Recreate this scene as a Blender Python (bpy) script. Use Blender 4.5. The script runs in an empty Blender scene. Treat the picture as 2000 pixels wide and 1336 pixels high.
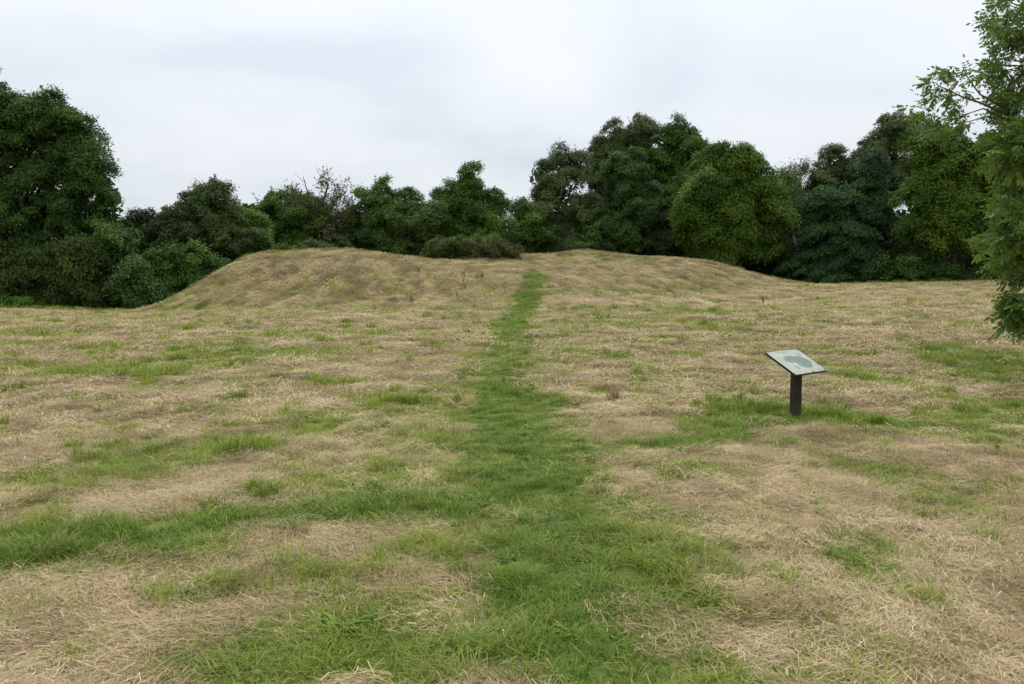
import bpy, math
import numpy as np
from math import radians, sin, cos, pi

# ------------------------------------------------------------------ camera
S = bpy.context.scene
F, PITCH, CAM_Z = 1556.0, math.atan(128 / 1556.0), 1.6
cam = bpy.data.cameras.new('camera')
cam.sensor_width = 36.0
cam.lens = F / 2000 * 36
cam.clip_start, cam.clip_end = 0.05, 2000
cam_o = bpy.data.objects.new('camera', cam)
cam_o.location = (0, 0, CAM_Z)
cam_o.rotation_euler = (pi / 2 - PITCH, 0, 0)
S.collection.objects.link(cam_o)
S.camera = cam_o

# ------------------------------------------------------------------ world: bright overcast
SUN_EL, SUN_AZ = radians(56), radians(8)          # azimuth measured from +Y (ahead) to +X
W = bpy.data.worlds.new('World')
S.world = W
W.use_nodes = True
nt = W.node_tree
nt.nodes.clear()
def N(t, kind, **kw):
    n = t.nodes.new(kind)
    for k, v in kw.items():
        setattr(n, k, v)
    return n
sky = N(nt, 'ShaderNodeTexSky', sky_type='NISHITA', sun_disc=False, sun_elevation=SUN_EL, sun_rotation=SUN_AZ)
tc = N(nt, 'ShaderNodeTexCoord')
sep = N(nt, 'ShaderNodeSeparateXYZ')
nt.links.new(tc.outputs['Generated'], sep.inputs[0])
den = N(nt, 'ShaderNodeMath', operation='ADD'); den.inputs[1].default_value = 0.22
absz = N(nt, 'ShaderNodeMath', operation='ABSOLUTE')
nt.links.new(sep.outputs[2], absz.inputs[0]); nt.links.new(absz.outputs[0], den.inputs[0])
dx = N(nt, 'ShaderNodeMath', operation='DIVIDE'); dy = N(nt, 'ShaderNodeMath', operation='DIVIDE')
nt.links.new(sep.outputs[0], dx.inputs[0]); nt.links.new(den.outputs[0], dx.inputs[1])
nt.links.new(sep.outputs[1], dy.inputs[0]); nt.links.new(den.outputs[0], dy.inputs[1])
cmb = N(nt, 'ShaderNodeCombineXYZ')
nt.links.new(dx.outputs[0], cmb.inputs[0]); nt.links.new(dy.outputs[0], cmb.inputs[1])
cmb.inputs[2].default_value = 3.7
cn = N(nt, 'ShaderNodeTexNoise'); cn.inputs['Scale'].default_value = 1.35
cn.inputs['Detail'].default_value = 4; cn.inputs['Roughness'].default_value = 0.45; cn.inputs['Distortion'].default_value = 0.35
nt.links.new(cmb.outputs[0], cn.inputs['Vector'])
# thickness of the layer grows towards the horizon: a little greyer and bluer there
el = N(nt, 'ShaderNodeMapRange'); el.inputs['From Min'].default_value = 0.0; el.inputs['From Max'].default_value = 0.30
el.inputs['To Min'].default_value = -0.12; el.inputs['To Max'].default_value = 0.10
nt.links.new(absz.outputs[0], el.inputs['Value'])
ad = N(nt, 'ShaderNodeMath', operation='ADD')
nt.links.new(cn.outputs['Fac'], ad.inputs[0]); nt.links.new(el.outputs[0], ad.inputs[1])
cr = N(nt, 'ShaderNodeValToRGB')
cr.color_ramp.elements[0].position = 0.28; cr.color_ramp.elements[0].color = (0.66, 0.73, 0.81, 1)
cr.color_ramp.elements[1].position = 0.74; cr.color_ramp.elements[1].color = (0.895, 0.925, 0.955, 1)
e = cr.color_ramp.elements.new(0.5); e.color = (0.80, 0.845, 0.895, 1)
nt.links.new(ad.outputs[0], cr.inputs[0])
sc10 = N(nt, 'ShaderNodeVectorMath', operation='SCALE'); 
lum = N(nt, 'ShaderNodeMath', operation='MULTIPLY_ADD'); lum.inputs[1].default_value = 7.2; lum.inputs[2].default_value = 6.8   # overcast: zenith brighter than horizon
nt.links.new(absz.outputs[0], lum.inputs[0]); nt.links.new(lum.outputs[0], sc10.inputs['Scale'])
nt.links.new(cr.outputs[0], sc10.inputs[0])
mx = N(nt, 'ShaderNodeMix', data_type='RGBA'); mx.inputs[0].default_value = 0.94
nt.links.new(sky.outputs[0], mx.inputs[6]); nt.links.new(sc10.outputs[0], mx.inputs[7])
bg = N(nt, 'ShaderNodeBackground'); bg.inputs['Strength'].default_value = 0.10
nt.links.new(mx.outputs[2], bg.inputs['Color'])
wo = N(nt, 'ShaderNodeOutputWorld')
nt.links.new(bg.outputs[0], wo.inputs[0])

sun = bpy.data.lights.new('sun', 'SUN')
sun.energy, sun.angle, sun.color = 1.5, radians(28), (1.0, 0.94, 0.84)
sun_o = bpy.data.objects.new('sun', sun)
sun_o.rotation_euler = (-(pi / 2 - SUN_EL), 0, -SUN_AZ)
S.collection.objects.link(sun_o)

S.view_settings.view_transform = 'Standard'
S.view_settings.look = 'None'
S.view_settings.exposure = 0.36
S.view_settings.gamma = 1.0
S.view_settings.use_curve_mapping = False
S.cycles.use_denoising = True
S.cycles.max_bounces = 4
S.cycles.diffuse_bounces = 2
S.cycles.glossy_bounces = 2
S.cycles.transmission_bounces = 4

# ------------------------------------------------------------------ helpers
RNG = np.random.default_rng(7)
def tag(o, label=None, cat=None, group=None, kind=None):
    for k, v in (('label', label), ('category', cat), ('group', group), ('kind', kind)):
        if v: o[k] = v
    return o

def np_mesh(name, verts, faces, attrs=None, smooth=False, mat=None):
    """verts (n,3); faces (m,k) all the same size"""
    verts = np.asarray(verts, np.float32); faces = np.asarray(faces, np.int32)
    m = bpy.data.meshes.new(name)
    m.vertices.add(len(verts)); m.vertices.foreach_set('co', verts.ravel())
    k = faces.shape[1]
    m.loops.add(faces.size); m.loops.foreach_set('vertex_index', faces.ravel())
    m.polygons.add(len(faces))
    m.polygons.foreach_set('loop_start', np.arange(0, faces.size, k, dtype=np.int32))
    if smooth:
        m.polygons.foreach_set('use_smooth', np.ones(len(faces), bool))
    for an, av in (attrs or {}).items():
        av = np.asarray(av, np.float32)
        if av.ndim == 1:
            a = m.attributes.new(an, 'FLOAT', 'POINT'); a.data.foreach_set('value', av)
        else:
            a = m.attributes.new(an, 'FLOAT_COLOR', 'POINT')
            a.data.foreach_set('color', np.c_[av, np.ones(len(av), np.float32)].astype(np.float32).ravel())
    m.update(calc_edges=True); m.validate()
    if mat: m.materials.append(mat)
    return m

def link(name, mesh, parent=None, loc=(0, 0, 0)):
    o = bpy.data.objects.new(name, mesh)
    S.collection.objects.link(o)
    o.location = loc
    if parent: o.parent = parent
    return o

def _h(ix, iy, s):
    v = np.sin(ix * 127.1 + iy * 311.7 + s * 74.7) * 43758.5453
    return v - np.floor(v)
def vnoise(x, y, s=0):
    ix, iy = np.floor(x), np.floor(y)
    fx, fy = x - ix, y - iy
    fx = fx * fx * (3 - 2 * fx); fy = fy * fy * (3 - 2 * fy)
    a, b, c, d = _h(ix, iy, s), _h(ix + 1, iy, s), _h(ix, iy + 1, s), _h(ix + 1, iy + 1, s)
    return (a * (1 - fx) + b * fx) * (1 - fy) + (c * (1 - fx) + d * fx) * fy
def fbm(x, y, s=0, o=4):
    t, a, n = 0, 0.5, 0
    for i in range(o):
        t = t + a * vnoise(x * 2 ** i + 17.3 * i, y * 2 ** i - 9.1 * i, s + i); n += a; a *= 0.5
    return t / n
def sstep(a, b, x):
    t = np.clip((x - a) / (b - a), 0, 1)
    return t * t * (3 - 2 * t)

# a pixel of the 2000x1336 photograph gives a direction; Y (metres ahead) gives the distance
def ray(px, py):
    u, v = (px - 1000) / F, (668 - py) / F
    return np.array([u, cos(PITCH) + v * sin(PITCH), -sin(PITCH) + v * cos(PITCH)])
def at(px, py, Y):
    d = ray(px, py)
    return np.array([0, 0, CAM_Z]) + d * (Y / d[1])

# ------------------------------------------------------------------ terrain: surveyed points -> thin plate spline
pts = []
for y in (-60, -25, -8, 0, 6):
    for x in (-60, -25, -8, 0, 8, 25, 60):
        pts.append((x, y, 0))
for x, z in ((-30, 0), (-14, .0), (-5, 0), (0, 0), (5, 0), (12, .06), (30, .2)): pts.append((x, 13, z))
for x, z in ((-34, 0), (-20, .0), (-10, .02), (0, .02), (7, .08), (14, .25), (32, .5)): pts.append((x, 20, z))
for x, z in ((-38, 0), (-24, .02), (-12, .06), (-4, .08), (1, .12), (6, .3), (12, .5), (18, .7), (36, 1.0)): pts.append((x, 28, z))
P3 = [  # foot of the banks and far edge of the mown field
    (-150, 606, 38), (0, 606, 38), (150, 608, 37), (295, 608, 36), (400, 607, 35.2), (500, 606, 34.6), (600, 605, 34.2), (700, 604, 34), (800, 603, 33.7),
    (900, 602, 33.3), (980, 598, 33), (1060, 589, 33), (1130, 586, 33.5), (1200, 582, 34.5), (1300, 576, 36), (1400, 570, 38.5),
    (1530, 561, 42), (1620, 559, 44), (1700, 556, 46), (1850, 552, 47), (1980, 549, 47), (2200, 545, 47),
    (295, 611, 34.6), (400, 610, 34.0), (500, 609, 33.4), (600, 608, 33.0), (700, 607, 32.8), (800, 606, 32.5), (900, 605, 32.1), (270, 608, 36.8), (240, 608, 37.4),
    # left bank: face and crest
    (350, 577, 37.6), (400, 546, 38.8), (450, 517, 39.8), (520, 494, 40.6), (600, 490, 40.6), (650, 488, 40.4), (700, 491, 40.2),
    (780, 502, 39.8), (880, 511, 39.6), (960, 517, 39),
    (450, 570, 36.8), (550, 550, 37), (650, 548, 36.8), (750, 552, 36.5), (850, 556, 36.2), (940, 558, 35.8), (560, 520, 38.6), (680, 515, 38.2), (800, 525, 37.9),
    # path saddle, hollow, right bank
    (1040, 560, 34.8), (1043, 527, 38.2), (1100, 552, 35.8), (1110, 525, 38.8), (1200, 548, 37.5), (1200, 520, 41), (1300, 540, 39.5), (1400, 545, 40.5), (1300, 518, 43),
    (1480, 553, 42.6), (1265, 505, 47), (1330, 507, 47), (1390, 514, 46.5), (1440, 526, 45.6), (1495, 548, 44),
    # rear bank
    (880, 508, 51), (950, 503, 53), (1010, 500, 54), (1080, 498, 55), (1138, 490, 55.5), (1200, 497, 54), (1240, 501, 51),
    (960, 515, 48.5), (1040, 517, 49), (1130, 514, 50), (1200, 511, 49.5),
]
for a in P3: pts.append(tuple(at(*a)))
for x, y, z in ((0.5, 43, 1.6), (4, 44, 1.7), (-4, 44, 1.7), (-9, 44.5, 1.7), (-13, 44.5, 1.3), (-17.4, 38.8, 0.02), (-17.4, 41, 0.0), (-18.5, 43, 0.0), (-22, 44, -.1), (-12, 50, .9), (-5, 55, 1.6), (-5, 60, 1.2),
                (2, 61, 1.9), (6, 61, 1.7), (12, 56, 1.5), (15, 51, 1.1), (19, 48, .95), (23, 53, 1.0), (30, 55, 1.2), (-20, 55, .2), (-32, 50, 0), (0, 75, 1), (-30, 75, 0.3), (30, 75, 1),
                (-60, 30, 0), (-60, 60, 0), (60, 30, 1.0), (60, 60, 1.0), (0, 100, 1), (-70, 100, .5), (70, 100, 1)):
    pts.append((x, y, z))
CP = np.array(pts, float)
def _phi(r2): return 0.5 * r2 * np.log(r2 + 1e-9)
def _fit():
    n = len(CP)
    X = CP[:, :2] / 20.0
    r2 = ((X[:, None] - X[None]) ** 2).sum(-1)
    A = _phi(r2) + np.eye(n) * 2e-4
    Pm = np.c_[np.ones(n), X]
    M = np.zeros((n + 3, n + 3)); M[:n, :n] = A; M[:n, n:] = Pm; M[n:, :n] = Pm.T
    return np.linalg.solve(M, np.r_[CP[:, 2], 0, 0, 0]), X
_w, _X = _fit()
def base_h(x, y):
    x, y = np.atleast_1d(np.asarray(x, float)), np.atleast_1d(np.asarray(y, float))
    out = np.empty(x.shape); xf, yf, of = x.ravel(), y.ravel(), out.ravel()
    for i in range(0, len(xf), 40000):
        q = np.c_[xf[i:i + 40000], yf[i:i + 40000]]
        rr = np.hypot(q[:, 0], q[:, 1])
        q = q * np.minimum(1, 95 / np.maximum(rr, 1e-6))[:, None] / 20.0
        r2 = ((q[:, None] - _X[None]) ** 2).sum(-1)
        of[i:i + 40000] = _phi(r2) @ _w[:-3] + _w[-3] + q @ _w[-2:]
    return of.reshape(x.shape)
def lumps(x, y):
    r = np.hypot(x, y)
    f = 1 - sstep(60, 100, r)
    return f * (0.03 * (fbm(x / 1.0, y / 1.6, 3) - .5) + 0.035 * (fbm(x / .22, y / .42, 11, 3) - .5) + .20 * np.clip(fbm(x / .34 + 7, y / .5, 13, 3) - .60, 0, .12) * sstep(5, 8, r)
                + 0.08 * sstep(24, 36, r) * (fbm(x / .38, y / .8, 21, 3) - .5))
def H(x, y): return base_h(x, y) + lumps(x, y)
def h1(x, y): return float(H(np.array([x]), np.array([y]))[0])
def hit(px, py, lo=1.5, hi=75):
    """where the ray through a pixel first meets the ground"""
    d = ray(px, py); ys = np.linspace(lo, hi, 900)
    p = np.array([0, 0, CAM_Z])[None] + d[None] * (ys / d[1])[:, None]
    g = p[:, 2] - base_h(p[:, 0], p[:, 1])
    k = np.argmax(g < 0) if (g < 0).any() else len(ys) - 1
    return p[k]

# ------------------------------------------------------------------ where grass is green
PATH_PX = [(1180, 1500, 190), (1185, 1336, 225), (1135, 1200, 205), (1098, 1080, 192), (1050, 980, 180), (1035, 900, 160), (1002, 830, 120),
           (985, 760, 82), (985, 700, 60), (998, 650, 46), (1012, 615, 40), (1030, 585, 32), (1042, 560, 27), (1046, 532, 22)]
BANDS = [  # (points (px, py, half width px), strength, depth of green)
    ([(-150, 1100, 60), (60, 1080, 52), (200, 1062, 48), (340, 1045, 38), (480, 1010, 36), (620, 1000, 34), (760, 985, 30), (880, 985, 30)], 1.0, .85),
    ([(1300, 880, 16), (1400, 850, 17), (1480, 803, 18), (1570, 808, 20), (1680, 825, 19), (1780, 835, 15), (1900, 845, 12)], .95, .7),
    ([(1850, 830, 16), (1990, 800, 22)], .8, .4), ([(1800, 680, 22), (1900, 700, 25), (1995, 745, 28)], .8, .5),
    ([(1640, 915, 16), (1800, 935, 18), (1950, 955, 16)], .5, .35),
    ([(290, 608, 3), (500, 608, 4), (700, 607, 4), (900, 606, 5), (990, 604, 8)], 1.0, .2),
    ([(1100, 606, 5), (1160, 606, 8), (1300, 606, 7), (1420, 615, 4)], .8, .3),
    ([(1100, 572, 4), (1250, 568, 3), (1400, 561, 3)], .6, .2),
    ([(1400, 566, 3), (1600, 562, 5), (1800, 558, 5), (1980, 556, 6)], .6, .1),
    ([(1253, 517, 8), (1260, 508, 8), (1250, 503, 6)], .9, .6),
    ([(1080, 504, 8), (1135, 498, 11), (1190, 503, 8)], .85, .45),
    ([(500, 497, 6), (560, 492, 5), (650, 490, 4)], .7, .2), ([(310, 600, 8), (400, 555, 10), (470, 520, 10)], .5, .25),
    ([(700, 540, 30), (790, 550, 25)], .35, .3),
    ([(440, 1290, 60), (560, 1300, 50)], .9, .6), ([(740, 1240, 70), (840, 1290, 60)], .9, .6), ([(900, 1260, 50), (960, 1330, 50)], .8, .5),
    ([(590, 1110, 30)], .7, .4), ([(1250, 1070, 50), (1255, 1110, 45)], .9, .4), ([(300, 1140, 20)], .8, .3), ([(420, 1150, 32)], .8, .3), ([(540, 960, 34)], .7, .4), ([(460, 865, 26)], .8, .3), ([(270, 905, 28), (320, 890, 22)], .6, .4),
    ([(240, 728, 22), (320, 728, 18)], .8, .3), ([(645, 745, 16)], .8, .3), ([(780, 780, 22)], .7, .2), ([(160, 860, 18)], .6, .2), ([(890, 655, 10)], .7, .3), ([(420, 680, 24), (460, 710, 20)], .6, .2),
    ([(1640, 915, 24)], .7, .5), ([(1330, 920, 30)], .6, .4), ([(1440, 1000, 24)], .5, .3), ([(1690, 1095, 36)], .8, .7), ([(1680, 1135, 28)], .8, .7), ([(1840, 1185, 24)], .7, .4), ([(1700, 1320, 50)], .7, .4), ([(1400, 1320, 70)], .6, .4), ([(1400, 1180, 60)], .6, .35), ([(110, 1290, 36)], .7, .3), ([(80, 1185, 30)], .5, .3), ([(1900, 1010, 40)], .5, .3), ([(1320, 1015, 30)], .7, .5),
    ([(1130, 700, 40), (1060, 680, 25)], .4, .3), ([(880, 880, 40), (800, 830, 45), (880, 760, 30)], .36, .12), ([(700, 880, 40)], .32, .12),
]
def _world_line(line):
    out = []
    for px, py, w in line:
        c = hit(px, py); e2 = hit(px + w, py)
        out.append((c[0], c[1], max(0.05, abs(e2[0] - c[0])), c[1]))
    return np.array(out)
PATH_W = _world_line(PATH_PX)
BANDS_W = []
for l, s_, dp in BANDS:
    wl = _world_line(l)
    for i, (px, py, w) in enumerate(l):
        if wl[i, 1] < 26:          # near bands were measured by their height in the picture: take the depth they span
            dd_ = abs(hit(px, py - w)[1] - hit(px, py + w)[1]) / 2
            wl[i, 2] = min(dd_, 1.0) if len(l) > 1 else math.sqrt(min(dd_, 1.2) * wl[i, 2])
        else:
            wl[i, 2] = max(wl[i, 2], .6)
    BANDS_W.append((wl, s_, dp))
def seg_mask(x, y, line, soft=0.6, ys=1.0):
    """1 inside the band, falling to 0 at its edge"""
    best = np.zeros(x.shape)
    n = len(line)
    for i in range(max(1, n - 1)):
        a = line[i]; b = line[min(i + 1, n - 1)]
        ex, ey = b[0] - a[0], b[1] - a[1]
        L = ex * ex + ey * ey + 1e-9
        t = np.clip(((x - a[0]) * ex + (y - a[1]) * ey) / L, 0, 1) if n > 1 else np.zeros(x.shape)
        d = np.hypot(x - (a[0] + t * ex), (y - (a[1] + t * ey)))
        w = a[2] + t * (b[2] - a[2])
        best = np.maximum(best, 1 - sstep(1 - soft, 1 + soft * .7, d / w))
    return best
def green_maps(x, y):
    r = np.hypot(x, y)
    wob = (fbm(x / .9, y / .9, 41, 3) - .5)
    wob2 = (fbm(x / .5, y / .5, 47, 3) - .5)
    xx, yy = x + .5 * wob, y + .7 * wob2
    path = seg_mask(xx, yy, PATH_W, .55)
    g = path.copy(); deep = path * (1 - .3 * sstep(9, 16, r)) * (.70 + 1.0 * (fbm(x / .6, y / .6, 51, 3) - .42))
    for line, s, dp in BANDS_W:
        m = seg_mask(xx, yy, line, .7)
        g = np.maximum(g, m * s); deep = np.maximum(deep, m * dp)
    n1 = fbm(x / .8 + 3, y / 2.6, 61, 5); n2 = fbm(x / .24, y / .75, 71, 4); n3 = fbm(x / 6, y / 6, 83, 3)
    mnd = sstep(35, 38, y) * (np.abs(x) < 17)
    spots = (1 - .45 * mnd) * (1 - .42 * (1 - sstep(5, 10, r))) * sstep(.48, .61, n1 * .32 + n2 * .58 + n3 * .10)
    g = np.clip(np.maximum(g * (.72 + .75 * n2), spots * .66) - .28 * sstep(.58, .74, fbm(x / .8, y / .8, 91, 3)) * (1 - .6 * path), 0, 1)
    return g, np.clip(deep, 0, 1), path

# ------------------------------------------------------------------ materials
def new_mat(name):
    m = bpy.data.materials.new(name); m.use_nodes = True
    m.node_tree.nodes.clear()
    return m, m.node_tree
def mixc(t, fac, a, b, mode='MIX'):
    n = N(t, 'ShaderNodeMix', data_type='RGBA', blend_type=mode)
    for s, v in ((0, fac), (6, a), (7, b)):
        if isinstance(v, (int, float)): n.inputs[s].default_value = v
        elif isinstance(v, tuple): n.inputs[s].default_value = (*v, 1)
        else: t.links.new(v, n.inputs[s])
    return n.outputs[2]
def noise(t, scale, detail=3, rough=.55, vec=None):
    n = N(t, 'ShaderNodeTexNoise'); n.inputs['Scale'].default_value = scale
    n.inputs['Detail'].default_value = detail; n.inputs['Roughness'].default_value = rough
    if vec: t.links.new(vec, n.inputs['Vector'])
    return n.outputs['Fac']
def ramp(t, v, a, b):
    n = N(t, 'ShaderNodeMapRange'); n.inputs['From Min'].default_value = a; n.inputs['From Max'].default_value = b
    n.interpolation_type = 'SMOOTHSTEP'
    t.links.new(v, n.inputs['Value']); return n.outputs[0]
def attr(t, name, kind='GEOMETRY'):
    n = N(t, 'ShaderNodeAttribute', attribute_name=name, attribute_type=kind); return n
def finish(t, col, rough=.8, spec=.2, bump=None, trans=0, bstr=.5, bdist=.02):
    p = N(t, 'ShaderNodeBsdfPrincipled')
    if isinstance(col, tuple): p.inputs['Base Color'].default_value = (*col, 1)
    else: t.links.new(col, p.inputs['Base Color'])
    p.inputs['Roughness'].default_value = rough; p.inputs['Specular IOR Level'].default_value = spec
    if bump is not None:
        b = N(t, 'ShaderNodeBump'); b.inputs['Strength'].default_value = bstr; b.inputs['Distance'].default_value = bdist
        t.links.new(bump, b.inputs['Height']); t.links.new(b.outputs[0], p.inputs['Normal'])
    o = N(t, 'ShaderNodeOutputMaterial')
    if trans:
        tr = N(t, 'ShaderNodeBsdfTranslucent')
        if isinstance(col, tuple): tr.inputs[0].default_value = (*col, 1)
        else: t.links.new(col, tr.inputs[0])
        ms = N(t, 'ShaderNodeMixShader'); ms.inputs[0].default_value = trans
        t.links.new(p.outputs[0], ms.inputs[1]); t.links.new(tr.outputs[0], ms.inputs[2])
        t.links.new(ms.outputs[0], o.inputs[0])
    else:
        t.links.new(p.outputs[0], o.inputs[0])

def ground_material():
    m, t = new_mat('mown_ground')
    g = attr(t, 'green').outputs['Fac']; d = attr(t, 'deep').outputs['Fac']; sh = attr(t, 'soil').outputs['Fac']
    tcn = N(t, 'ShaderNodeTexCoord').outputs['Object']
    mp = N(t, 'ShaderNodeMapping'); mp.inputs['Scale'].default_value = (1, 1.6, 1); t.links.new(tcn, mp.inputs[0]); v = mp.outputs[0]
    n1, n2, n3 = noise(t, 1.1, 5, .6, v), noise(t, 7, 5, .65, v), noise(t, 42, 4, .7, v)
    straw = mixc(t, ramp(t, n1, .35, .65), (.39, .295, .15), (.49, .39, .215))
    straw = mixc(t, ramp(t, n2, .42, .68), straw, (.23, .165, .08))
    straw = mixc(t, ramp(t, n3, .45, .7), straw, (.40, .335, .215))
    gy = mixc(t, ramp(t, n2, .35, .65), (.20, .225, .05), (.28, .285, .085))
    gd = mixc(t, ramp(t, n2, .35, .65), (.055, .105, .02), (.09, .145, .03))
    gr = mixc(t, d, gy, gd)
    bk = attr(t, 'bank').outputs['Fac']
    straw = mixc(t, bk, straw, mixc(t, ramp(t, n2, .35, .65), (.37, .295, .135), (.24, .185, .08)))
    c = mixc(t, g, straw, gr)
    soil = mixc(t, ramp(t, n2, .3, .7), (.035, .032, .018), (.05, .055, .022))  # dark soil colour that also deepens the shade under the trees
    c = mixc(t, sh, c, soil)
    hsum = N(t, 'ShaderNodeMath', operation='ADD'); t.links.new(n2, hsum.inputs[0])
    hs2 = N(t, 'ShaderNodeMath', operation='MULTIPLY'); hs2.inputs[1].default_value = .5; t.links.new(n3, hs2.inputs[0]); t.links.new(hs2.outputs[0], hsum.inputs[1])
    finish(t, c, .95, .05, hsum.outputs[0], bstr=.6, bdist=.05)
    return m
def blade_material(name, kind):
    m, t = new_mat(name)
    a = attr(t, 'tint').outputs['Fac']
    rnd = N(t, 'ShaderNodeObjectInfo').outputs['Random']
    gm = attr(t, 'gm', 'INSTANCER').outputs['Fac']
    tone = attr(t, 'tone', 'INSTANCER').outputs['Fac']
    if kind == 'straw':
        pale = mixc(t, a, (.45, .34, .20), (.78, .65, .43))
        brown = mixc(t, a, (.20, .135, .075), (.47, .34, .205))
        c = mixc(t, ramp(t, tone, .15, .8), brown, pale)
        c = mixc(t, ramp(t, rnd, .8, 1.2), c, (.42, .27, .16))
        c2 = mixc(t, a, (.34, .315, .10), (.60, .53, .26))
        c = mixc(t, ramp(t, gm, 0, 1.1), c, c2)
        bankc = mixc(t, ramp(t, tone, .2, .75), mixc(t, a, (.13, .095, .042), (.31, .235, .11)), mixc(t, a, (.40, .315, .16), (.66, .55, .31)))
        c = mixc(t, ramp(t, gm, -.1, -.5), c, bankc)
        finish(t, c, .75, .12, trans=.18)
    else:
        lo = mixc(t, a, (.20, .26, .026), (.37, .41, .075))
        hi = mixc(t, a, (.075, .155, .010), (.19, .30, .030))
        c = mixc(t, gm, lo, hi)
        c = mixc(t, ramp(t, tone, .5, .0), c, mixc(t, .5, c, (.06, .12, .01)))
        c = mixc(t, ramp(t, rnd, .85, 1.05), c, (.34, .31, .10))
        finish(t, c, .55, .22, trans=.3)
    return m
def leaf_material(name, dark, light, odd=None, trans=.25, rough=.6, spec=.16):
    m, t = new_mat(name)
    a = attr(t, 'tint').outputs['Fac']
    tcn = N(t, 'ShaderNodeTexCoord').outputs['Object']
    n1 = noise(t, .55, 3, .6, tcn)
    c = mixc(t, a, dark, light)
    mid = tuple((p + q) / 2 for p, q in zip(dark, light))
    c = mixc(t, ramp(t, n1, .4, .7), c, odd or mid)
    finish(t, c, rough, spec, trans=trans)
    return m
def bark_material(name, col):
    m, t = new_mat(name)
    tcn = N(t, 'ShaderNodeTexCoord').outputs['Object']
    mp = N(t, 'ShaderNodeMapping'); mp.inputs['Scale'].default_value = (6, 6, 1.2); t.links.new(tcn, mp.inputs[0])
    n = noise(t, 4, 5, .7, mp.outputs[0])
    c = mixc(t, ramp(t, n, .3, .7), tuple(.5 * q for q in col), col)
    finish(t, c, .9, .1, n, bstr=.8, bdist=.03)
    return m
GROUND = ground_material()
STRAW = blade_material('straw', 'straw'); BLADE = blade_material('grass_blade', 'green')
BARK = bark_material('bark', (.12, .10, .075)); PALEBARK = bark_material('pale_bark', (.30, .28, .25))

# ------------------------------------------------------------------ ground sheet (polar grid, finer where it is looked at)
front = np.radians(np.linspace(-44, 44, 540))
back = np.radians(np.linspace(44, 316, 110))[1:-1]
th = np.r_[front, back]
rr = np.r_[np.array([.4]), np.geomspace(1.2, 75, 420), np.geomspace(80, 600, 14)]
TH, RR = np.meshgrid(th, rr)
gx, gy = RR * np.sin(TH), RR * np.cos(TH)
gz = H(gx, gy)
G, DP, PT = green_maps(gx, gy)
nr, na = TH.shape
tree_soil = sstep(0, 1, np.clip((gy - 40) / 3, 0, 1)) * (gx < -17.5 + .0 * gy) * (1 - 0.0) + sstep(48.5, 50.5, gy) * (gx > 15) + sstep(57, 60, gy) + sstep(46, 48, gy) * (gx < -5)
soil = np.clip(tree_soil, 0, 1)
bank = sstep(.05, .3, base_h(gx, gy) - np.interp(gx, [-25, -5, 1, 15, 30], [.05, .12, .4, 1.0, 1.2])) * (gy > 33) * (np.abs(gx) < 18)
idx = np.arange(nr * na).reshape(nr, na)
q = np.stack([idx[:-1, :], np.roll(idx, -1, 1)[:-1, :], np.roll(idx, -1, 1)[1:, :], idx[1:, :]], -1).reshape(-1, 4)[:, ::-1]
V = np.c_[gx.ravel(), gy.ravel(), gz.ravel()]
fc = V[q].mean(1)
plain = np.interp(fc[:, 0], [-25, -5, 1, 15, 30], [.05, .12, .35, 1.0, 1.2])
is_mound = (fc[:, 2] > plain + .12) & (fc[:, 1] > 33) & (fc[:, 1] < 60) & (fc[:, 0] > -18) & (fc[:, 0] < 17)
is_mound &= ~((fc[:, 0] > 13.5) & (fc[:, 1] > 46))
is_path = (PT.ravel()[q].mean(1) > .5) & (fc[:, 1] < 39)
def sub_ground(name, mask, label):
    f = q[mask]; u, inv = np.unique(f, return_inverse=True)
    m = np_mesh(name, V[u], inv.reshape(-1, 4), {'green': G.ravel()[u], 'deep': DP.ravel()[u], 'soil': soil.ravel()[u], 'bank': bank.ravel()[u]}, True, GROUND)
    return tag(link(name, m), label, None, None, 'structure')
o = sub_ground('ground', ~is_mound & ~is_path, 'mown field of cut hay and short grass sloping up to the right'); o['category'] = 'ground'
o = sub_ground('mound', is_mound & ~is_path, 'low grassy earthwork banks with a hollow between, mown to pale straw'); o['category'] = 'mound'
o = sub_ground('path', is_path, 'narrow trodden green path running up and over the bank'); o['category'] = 'path'
# the middle of the polar sheet, under the camera
c0 = np.r_[V[idx[0]], [[0, 0, h1(0, 0)]]]
f0 = np.array([[na, (i + 1) % na, i] for i in range(na)])
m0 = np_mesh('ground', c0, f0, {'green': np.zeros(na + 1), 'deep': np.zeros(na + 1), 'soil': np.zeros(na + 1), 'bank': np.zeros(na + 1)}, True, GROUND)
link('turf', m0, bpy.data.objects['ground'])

# ------------------------------------------------------------------ grass and hay
def strip_mesh(name, strands, mat):
    """strands: list of (points (k,3), width, tint); ribbons that taper to the tip"""
    vs, fs, ti = [], [], []
    for P, w, tint in strands:
        P = np.asarray(P); k = len(P); b0 = len(vs)
        d = P[-1] - P[0]; side = np.array([-d[1], d[0], 0]); nn = np.linalg.norm(side)
        if nn < 1e-4:
            a = RNG.uniform(0, 2 * pi); side = np.array([cos(a), sin(a), 0])
        else: side = side / nn
        for i in range(k):
            ww = w * (1 - .75 * (i / (k - 1)) ** 1.5) / 2
            vs += [P[i] - side * ww, P[i] + side * ww]; ti += [tint, tint]
        for i in range(k - 1):
            a = b0 + 2 * i; fs.append((a, a + 1, a + 3, a + 2))
    return np_mesh(name, np.array(vs), np.array(fs), {'tint': np.array(ti)}, True, mat)
def u(a, b): return RNG.uniform(a, b)
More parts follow.
